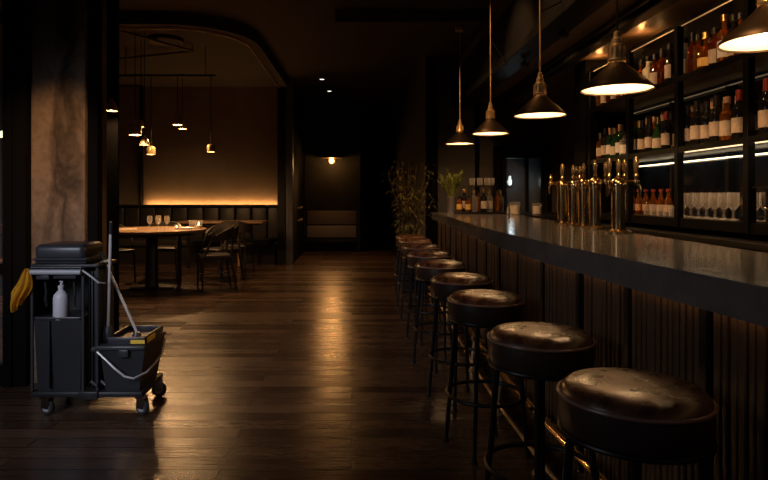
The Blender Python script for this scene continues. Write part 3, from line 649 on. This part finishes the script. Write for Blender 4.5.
be = thing('wall_bench', 'low bench with two taupe padded back panels under the sconce', 'bench', (-.45, 14.1, 0))
for z0, z1 in ((.63, .955), (.31, .60)): MB().box(-.63, .56, .29, .36, z0, z1, .015).build('back_panel', 'beigepad', be)
MB().box(-.66, .60, .02, .36, .20, .28, .008).build('seat', 'blackwood', be)
for x in (-.72, .58): MB().box(x, x+.07, -.02, .38, 0, 1.10 if x < 0 else .98, .004).build('side_post', 'blackwood', be)
bp_ = thing('door_pull', 'small brass pull rails on the black wall end', 'handle', (-1.135, 12.55, 0))
for z in (1.06, .80): MB().tube([(0,0,z),(.07,0,z),(.07,.34,z+.02),(0,.34,z+.02)], .013).build('pull_bar', 'agedbrass', bp_)

for i, (x, y, d) in enumerate(((322, 83, 11.5), (329.5, 95, 12.8), (403, 106, 14.3))):
    X = (x-352)/600*d
    dl = thing('downlight', ('nearest recessed ceiling downlight left of the passage', 'second recessed ceiling downlight near the sconce wall', 'recessed ceiling downlight over the dark passage')[i], 'downlight', (X, d, CEIL), 0, 'recessed ceiling downlights')
    MB().lathe([(.045,-.0005),(.065,-.0005),(.065,-.008),(.045,-.006)], 24, close=True).build('trim_ring', 'black', dl); MB().lathe([(0,-.004),(.045,-.004),(.045,-.001),(0,-.001)], 24).build('lens', 'downled', dl)
    lamp('SPOT', 'downlight_light', (0,0,-.03), 80, WARM, .04, parent=dl, spot_size=R(68), spot_blend=.8)

# bamboo
bm_ = thing('bamboo_plant', 'tall dark bamboo plant behind the far end of the stools', 'plant', (.78, 8.55, 0))
MB().lathe([(0,0),(.15,0),(.19,.38),(.20,.40),(.18,.40),(.17,.36),(0,.36)], 28).build('planter', 'clay', bm_); MB().lathe([(0,.365),(.172,.365)], 24).build('soil', 'soil', bm_)
can = MB(); lf = MB()
for i in range(26):
    a = rnd.uniform(0, 2*math.pi); q = rnd.uniform(.03, .13); o = Vector((q*math.cos(a), q*math.sin(a), .36)); rr = rnd.uniform(.08, .40); hh = rnd.uniform(1.25, 1.90)
    tip = Vector((rr*math.cos(a), rr*math.sin(a), hh)); mid = o*.5 + tip*.5 + Vector((-.06*math.cos(a), -.06*math.sin(a), .1))
    can.tube([o, o*.7+mid*.3, mid, mid*.5+tip*.5, tip], [.008,.007,.006,.005,.003], 6)
    for k in range(30):
        t = rnd.uniform(.25, 1.0); p = (o*(1-t)**2 + mid*2*t*(1-t) + tip*t*t); b = rnd.uniform(0, 2*math.pi); ln = rnd.uniform(.10, .20)
        d1 = Vector((math.cos(b), math.sin(b), rnd.uniform(-.1, .5)))*ln*.5; d2 = d1 + Vector((math.cos(b)*.6, math.sin(b)*.6, -.55))*ln*.6
        sd = Vector((-math.sin(b), math.cos(b), 0))*.015
        v = [lf.bm.verts.new(z) for z in (p, p+d1+sd, p+d2, p+d1-sd)]; lf.bm.faces.new((v[0], v[1], v[3])); lf.bm.faces.new((v[1], v[2], v[3]))
can.build('canes', 'stem', bm_); lf.build('foliage', 'leafdark', bm_)

# ================================================================== DINING ROOM
bq = thing('banquette', 'long black channelled leather banquette below the glowing wall', 'banquette', (0,0,0))
x = -4.9
while x < -1.60:
    w_ = .32; MB().box(x, x+w_-.012, 12.06, 12.20, .44, 1.09, .03, 3).build('back_cushion', 'blackleather', bq); x += w_
MB().box(-4.95, -1.46, 12.19, 12.22, .1, 1.10).build('backboard', 'blackwood', bq, smooth=False)
MB().box(-4.95, -1.46, 11.98, 12.24, 1.10, 1.135, .004, 1).build('top_rail', 'blackwood', bq, smooth=False)
x = -4.9
while x < -1.60:
    MB().box(x, x+1.09, 11.62, 12.10, .33, .46, .03, 3).build('seat_cushion', 'blackleather', bq); x += 1.1
MB().box(-4.92, -1.50, 11.68, 12.2, 0, .33).build('plinth', 'blackwood', bq, smooth=False)
MB().box(-4.22, -1.50, 12.262, 12.282, 1.09, 1.112).build('cove_strip', 'cove', bq, smooth=False)
lamp('AREA', 'cove_light', (-2.87, 12.27, 1.14), 5, AMBER, (2.65, .03), rot=(R(180), 0, 0))

TZ = .84
tb = thing('round_table', 'round oak dining table on black pedestal, nearest in the dining room', 'table', (-2.85, 8.55, 0))
MB().lathe([(0,TZ-.035),(.75,TZ-.035),(.76,TZ-.03),(.76,TZ-.004),(.756,TZ),(0,TZ)], 64).build('tabletop', 'tabletop', tb)
MB().lathe([(.56,TZ-.085),(.58,TZ-.085),(.58,TZ-.035),(.56,TZ-.035)], 48, close=True).build('apron', 'blackwood', tb)
MB().lathe([(.10,.02),(.085,.05),(.08,TZ-.04)], 20).build('pedestal', 'black', tb); MB().lathe([(0,0),(.30,0),(.30,.012),(.28,.02),(0,.022)], 40).build('base_plate', 'black', tb)
for x, y in ((-.42, -.30), (-.1, .45), (.25,.5)): MB().tube([(x,y,0),(x,y,TZ-.04)], .028, 12).build('leg', 'blackwood', tb)
t2 = thing('dining_table', 'rectangular oak dining table by the banquette, behind the round one', 'table', (-2.18, 10.75, 0))
MB().box(-.85, .62, -.36, .36, .83, .865, .008).build('tabletop', 'tabletop', t2)
for x in (-.78, .14): MB().tube([(x, .1, 0), (x, .1, .83)], .028, 12).build('leg', 'oakleg' if x > 0 else 'blackwood', t2)
MB().box(-.8, .55, -.03, .03, .79, .83).build('crossbar', 'blackwood', t2, smooth=False)

def chair():
    t = thing('dining_chair', '', 'chair', (0,0,0), 0, 'black dining armchairs')
    MB().box(-.22, .22, -.23, .22, .44, .50, .025, 3).build('seat', 'blackleather', t)
    m = MB(); n = 20; V = []
    for i in range(n+1):
        u = i/n; a = R(-115 + 230*u); k = abs(u-.5)*2
        zt = .90 - .17*k**2; zb = zt - (.20 - .13*k**1.5)
        V.append([m.bm.verts.new((.265*math.sin(a)*q, .02 + .25*math.cos(a)*q, z)) for q, z in ((1, zb), (1.04, zt), (.94, zt), (.90, zb))])
    for A, B_ in zip(V, V[1:]):
        for j in range(4): m.bm.faces.new((A[j], A[(j+1)%4], B_[(j+1)%4], B_[j]))
    m.bm.faces.new(V[0]); m.bm.faces.new(V[-1][::-1]); m.build('backrest', 'blackleather', t)
    for sx in (-1, 1):
        MB().tube([(sx*.235, -.20, 0), (sx*.215, -.19, .45), (sx*.24, -.07, .71)], [.013,.017,.014], 10).build('leg', 'blackwood', t)
        MB().tube([(sx*.24, .27, 0), (sx*.20, .19, .47), (sx*.19, .235, .74)], [.013,.017,.014], 10).build('leg', 'blackwood', t)
        MB().tube([(sx*.228, -.19, .20), (sx*.222, .23, .20)], .008, 8).build('stretcher', 'blackwood', t)
    return t
ch = chair()
cl = [((-1.93, 8.42), 70, 'black dining armchair at the right side of the round table'), ((-2.05, 9.35), -35+0, 'black dining armchair behind the round table, toward the rectangular table'),
      ((-3.0, 9.55), 8, 'black dining armchair on the far side of the round table'), ((-1.95, 10.17), 180, 'black dining armchair in front of the rectangular table'), ((-3.62, 9.12), 55, 'black dining armchair at the left of the round table, partly hidden')]
for i, ((x, y), rz, lb) in enumerate(cl):
    o = ch if i == 0 else dup(ch); o.location = (x, y, 0); o.rotation_euler = (0,0,R({0:-68,1:-35,2:8,3:172,4:55}[i])); o['label'] = lb

# things on the tables
zt = TZ+.001
g2 = gob(); first = True
for i, (x, y) in enumerate(((-2.90, 8.60), (-2.82, 8.75), (-2.66, 8.62), (-2.73, 8.45))):
    inst(g2, first, (x, y, zt), ('stemmed glass on the round table, leftmost', 'stemmed glass at the back of the round table cluster', 'stemmed glass on the round table, rightmost of the cluster', 'stemmed glass at the front of the round table cluster')[i], 'glass', 'glasses on the round table'); first = False
t3 = tumb(); t3.scale = (1.3, 1.3, 1.3); first = True
for i, (x, y) in enumerate(((-2.33, 8.75),)):
    tag(t3, 'empty tumbler on the round table beside the candle glass', 'glass'); t3.location = (x, y, zt)
def tealight(loc, label, s):
    c = thing('candle_glass', label, 'candle', loc, 0, 'lit candles on the round table'); c.scale = (s,)*3
    MB().lathe([(0,0),(.04,0),(.045,.10),(.043,.10),(.038,.006),(0,.006)], 20).build('glass', 'thinglass', c, ang=60)
    MB().lathe([(0,.008),(.034,.008),(.034,.04),(0,.04)], 16).build('wax', 'wax', c); MB().lathe([(0,.042),(.010,.052),(.006,.07),(0,.085)], 10).build('flame', 'flame', c)
    lamp('POINT', 'candle_light', (0,0,.16), .7, AMBER, .02, parent=c)
tealight((-2.20, 8.62, zt), 'tall lit candle glass on the right of the round table', 1.2)
tealight((-2.46, 8.42, zt), 'low lit candle glass beside the plate on the round table', .7)
pt = MB().lathe([(0,0),(.07,0),(.12,.016),(.118,.02),(.07,.006),(0,.006)], 28).build('plate', 'white', None, (-2.36, 8.55, zt)); tag(pt, 'small white plate on the round table between the candles', 'plate')
mn = MB().box(-.11, .11, -.15, .15, 0, .006, .002, 1).build('menu_card', 'label', None, (-3.15, 8.45, zt), smooth=False); mn.rotation_euler = (0,0,.3); tag(mn, 'flat paper menu lying on the left of the round table', 'menu')

# dining pendants, track and ceiling disc
tr1 = tag(MB().box(-3.62, -2.05, 8.98, 9.02, 3.10, 3.13).tube([(-3.4,9,3.13),(-3.4,9,CEIL)], .006).tube([(-2.2,9,3.13),(-2.2,9,CEIL)], .006).build('light_track', 'black', smooth=False), 'thin black horizontal track carrying the dining pendants', 'track')
tr2 = tag(MB().tube([(-3.05, 7.75, 3.46), (-2.35, 8.9, 3.46)], .016).tube([(-2.35, 8.9, 3.46), (-4.2, 9.6, 3.46)], .016).tube([(-3.05,7.75,3.46),(-3.05,7.75,CEIL)], .006).tube([(-2.36,8.88,3.46),(-2.36,8.88,CEIL)], .006).build('ceiling_rail', 'bronze', smooth=False), 'angled ceiling rail above the round table', 'rail')
dsc = thing('ceiling_speaker', 'round dark disc on the dining room ceiling', 'ceiling speaker', (-2.66, 8.55, CEIL))
MB().lathe([(0,-.05),(.25,-.05),(.26,-.04),(.26,-.0005),(0,-.0005)], 40).build('body', 'black', dsc); MB().lathe([(.20,-.051),(.215,-.058),(.23,-.051)], 40).build('ring', 'bronze', dsc)
DL = [(111.5, 111, 5.35, .056, 'bell', 'small bell pendant in front of the black jamb', 3), (135, 135, 7.9, .085, 'cup', 'brass cup pendant, largest of the dining room cluster', 8), (141, 127, 8.6, .05, 'cup', 'slim brass pendant just right of the largest cup pendant', 2),
      (144.5, 145, 8.2, .065, 'bell', 'white-glowing pendant lowest in front of the cluster', 11), (151, 154.5, 9.0, .065, 'cup', 'lowest brass pendant of the dining room cluster', 4), (177.5, 125, 9.0, .075, 'cup', 'dim brass pendant left of the paired pendants', 14),
      (182.5, 129, 11.0, .082, 'bell', 'bright pendant right of the paired pendants', 54), (211, 152, 9.0, .06, 'cup', 'lone brass pendant at the right of the dining room', 3)]
bg_ = mat('small_bulb_glow', (1, .9, .7), .5, emit=(1, .72, .38), es=42)
for x, y, d, r, kd, lb, e in DL:
    P = px(x, y, d); p = thing('small_pendant', lb, 'pendant lamp', P, 0, 'small brass dining pendants')
    if kd == 'cup': prof = [(r,0),(r,r*1.5),(r*.8,r*1.8),(r*.2,r*2.0)]
    else: prof = [(r,0),(r*.93,r*.6),(r*.6,r*1.3),(r*.3,r*1.7),(r*.15,r*2.0)]
    MB().lathe(prof + [(q-.003, z-.002) for q, z in prof[::-1][1:-1]] + [(r-.003,0)], 28, close=True).build('shade', 'cupbrass' if kd == 'cup' else 'agedbrass', p, ang=50)
    MB().lathe([(0,.008),(r*.75,.012),(r*.8,.03),(0,.04)], 20).build('bulb', bg_, p)
    zc = CEIL if not (abs(d-9) < .05) else 3.10
    MB().tube([(0,0,r*1.95),(0,0,zc-P[2])], .006, 8).build('cord', 'black', p)
    far = e > 40
    lamp('SPOT', 'small_pendant_light', (0,0,-.01), e*4.2, WARM, .05, parent=p, rot=(R(-47 if far else 0),0,0), spot_size=R(51 if far else 168), spot_blend=1.0 if far else .35)

# ================================================================== CLEANING CART
def cx_(x, d=3.6): return (x-352)/600*d
cart = thing('cleaning_cart', 'black wheeled cleaning cart standing before the concrete column', 'cart', (-1.60, 3.55, 0))
X0, X1 = -.345, .345            # local base plate
MB().box(-.305, .36, 0, .40, .115, .15, .012).box(-.02, .10, -.012, .2, .105, .155, .008).build('base_plate', 'plastic', cart)
def caster(x, y, rz):
    t = Matrix.Translation((x, y, 0)) @ Matrix.Rotation(rz, 4, 'Z')
    fk = MB(); fk.box(-.022, .022, -.03, .03, .098, .116, mtx=t)
    for s_ in (-1, 1): fk.box(s_*.019-.002, s_*.019+.002, -.035, .018, .04, .10, mtx=t)
    fo = fk.build('caster', 'chrome', cart, smooth=False)
    wl = MB(); wl.lathe([(.0,-.014),(.040,-.014),(.046,-.008),(.046,.008),(.040,.014),(0,.014)], 28)
    bmesh.ops.transform(wl.bm, matrix=t @ Matrix.Translation((0, -.01, .046)) @ Matrix.Rotation(R(90), 4, 'Y'), verts=wl.bm.verts[:]); wl.build('wheel', 'rubber', fo)
    hb = MB(); hb.lathe([(.0,-.0155),(.026,-.0155),(.028,-.013),(.028,.013),(.026,.0155),(0,.0155)], 20)
    bmesh.ops.transform(hb.bm, matrix=t @ Matrix.Translation((0, -.01, .046)) @ Matrix.Rotation(R(90), 4, 'Y'), verts=hb.bm.verts[:]); hb.build('hub', 'hub', fo)
caster(-.235, .05, R(74)); caster(.335, .05, R(66)); caster(.33, .37, R(105)); caster(-.25, .37, R(20))
# left tower: bin below, open shelf, lid box on top
MB().frustum((-.275, -.02, .03, .25), (-.288, -.005, .012, .28), .15, .585).build('waste_bin', 'plastic', cart, smooth=False)
MB().box(-.294, .002, .005, .03, .575, .592, .005).box(-.294, -.275, .005, .28, .575, .592, .005).box(-.02, .002, .005, .28, .575, .592, .005).build('bin_rim', 'plasticgrey', cart)
MB().box(-.27, -.02, .03, .26, .560, .572).build('inner_shelf', 'plasticdark', cart, smooth=False)
MB().box(-.20, -.19, -.001, .02, .17, .57).build('bin_rib', 'plasticdark', cart, smooth=False)
for x, y in ((-.297, .01), (.005, .01), (-.297, .29), (.06, .29), (.085, .02)):
    MB().box(x-.008, x+.008, y-.008, y+.008, .15, .905, .003, 1).build('upright', 'plasticgrey', cart, smooth=False)
MB().box(-.29, .06, .28, .30, .58, .88).build('rear_panel', 'plasticdark', cart, smooth=False)
MB().box(-.297, -.29, .01, .29, .585, .88).build('side_panel', 'plasticdark', cart, smooth=False)
for k in range(4): MB().box(.016+k*.018, .028+k*.018, .05, .28, .16, .86, .005).build('bag_panel', 'plasticdark', cart)
MB().box(-.305, .095, .0, .30, .885, .905, .006).build('top_frame', 'plasticdark', cart)
lid = MB().box(-.288, .02, .02, .28, .905, .945, .012).box(-.286, .014, .003, .30, .922, 1.022, .032, 4)
lid.build('lid_box', 'plasticgrey', cart)
MB().box(-.292, .025, .0, .012, .928, .94, .003, 1).build('lid_rim', 'plasticgrey', cart, smooth=False)
MB().tube([(-.297,-.02,.862),(.005,-.02,.862)], .016, 14).build('handle_bar', 'greybar', cart)
MB().tube([(-.297,-.005,.886),(.005,-.005,.886)], .006, 8).build('upper_rail', 'plasticgrey', cart)
MB().box(-.27, -.19, -.005, .02, .815, .845, .006).box(-.17, -.03, -.004, .02, .82, .85, .006).build('tool_clip', 'plasticgrey', cart)
for x in (-.215, -.045): MB().tube([(x,0,.80),(x+.008,-.004,.74),(x,0,.70),(x+.006,.004,.655)], [.006,.006,.009,.005], 8).build('hanging_hook', 'plasticdark', cart)
MB().tube([(.01,-.01,.87),(.06,-.03,.845),(.11,-.02,.80),(.13,.02,.79)], .006, 8).build('side_handle', 'greybar', cart)
MB().tube([(.03,.10,.17),(.05,.02,.20),(.085,.01,.19),(.10,.06,.165)], .012, 10).tube([(.06,.12,.17),(.09,.04,.205),(.13,.03,.19),(.14,.09,.165)], .012, 10).build('pedal', 'plasticgrey', cart)

# mop bucket
bk = thing('mop_bucket', 'black mop bucket with wringer on the right of the cart', 'bucket', (-1.60+.03, 3.55, .151))
MB().frustum((.10, .30, .03, .36), (.075, .340, .012, .395), 0, .255).build('body', 'plastic', bk, smooth=False)
MB().box(.045, .345, -.005, .41, .245, .270, .008).box(.02, .09, .0, .06, .235, .262, .008).build('rim', 'plasticgrey', bk)
wg = MB().box(.10, .335, .03, .05, .27, .315, .006).box(.10, .335, .36, .38, .27, .315, .006).box(.10, .118, .03, .38, .27, .315, .006).box(.318, .335, .03, .38, .27, .315, .006)
wr = wg.build('wringer', 'plasticgrey', bk); MB().box(.118, .318, .05, .36, .275, .285).build('wringer_grille', 'plasticdark', wr, smooth=False)
MB().box(.336, .341, .06, .20, .274, .305).box(.25, .334, .026, .029, .278, .300).build('warning_label', 'yellow', wr, smooth=False)
MB().box(.19, .25, -.012, .012, .205, .25, .006).build('lip_clip', 'plasticgrey', bk)
MB().tube([(.065,-.008,.24),(.12,-.018,.195),(.18,-.03,.145),(.235,-.03,.100),(.285,-.02,.085),(.335,.05,.10),(.352,.15,.125),(.360,.25,.15),(.352,.34,.19),(.346,.36,.23)], .0065, 10).build('bail_handle', 'alu', bk)

# mops
def mop(a, b, label, grip):
    v = Vector(b)-Vector(a); t = thing('mop', label, 'mop', a)
    MB().tube([v*0, v*(1-grip)], .0088, 12).build('handle', 'alu', t); MB().tube([v*(1-grip), v], .0108, 12).build('grip', 'plasticdark', t)
    MB().lathe([(0,-.09),(.03,-.09),(.035,-.04),(.018,.0),(0,.0)], 14).build('mop_head', 'plasticgrey', t)
mop((-1.487, 3.66, .52), (-1.455, 3.62, 1.155), 'upright mop with steel handle standing in the bucket', .12)
mop((-1.345, 3.75, .46), (-1.545, 3.69, .965), 'slanted mop with steel handle leaning from bucket to cart', .10)

# pump bottle
pb = thing('pump_bottle', 'white pump bottle standing in the cart shelf', 'bottle', (-1.60-.145, 3.60, .573)); pb.scale = (.95, .95, .93)
MB().lathe([(0,0),(.044,0),(.047,.006),(.047,.135),(.042,.158),(.026,.176),(.017,.184),(.017,.20),(0,.20)], 28).build('body', 'whitebottle', pb)
MB().lathe([(.0,.198),(.019,.198),(.019,.216),(.006,.220),(.006,.236),(.012,.238),(.012,.246),(0,.247)], 18).tube([(0,0,.242),(.02,-.025,.242),(.022,-.032,.234)], .004, 8).build('pump', 'whitebottle', pb)

# yellow cloth: folded sheet draped over the left end of the bar
cm = MB(); nu, nv = 26, 22; G = []
for j in range(nv+1):
    v = j/nv; row = []
    for i in range(nu+1):
        u = i/nu
        wd = .012 + .042*min(1, v*1.7)**.8
        if v > .72: wd *= 1 - .55*((v-.72)/.28)
        fold = math.sin(u*13+v*2.2)*.013*(.4+v) + math.sin(u*5+1+v*3)*.011*v
        xx = -.306 - .040*min(1, v*1.5) + (u-.5)*2*wd + .022*math.sin(v*5)*v
        zz = .885 - .205*v - .04*v*math.sin(u*3.1+.3) + .014*math.sin(u*8+v*3)*v
        row.append(cm.bm.verts.new((xx, -.035 + fold, zz)))
    G.append(row)
for j in range(nv):
    for i in range(nu): cm.bm.faces.new((G[j][i], G[j][i+1], G[j+1][i+1], G[j+1][i]))
bmesh.ops.solidify(cm.bm, geom=cm.bm.faces[:], thickness=.006)
cl_ = cm.build('cleaning_cloth', 'cloth', None, (-1.60, 3.55, 0), ang=80); tag(cl_, 'crumpled yellow cleaning cloth hanging on the cart handle', 'cloth')
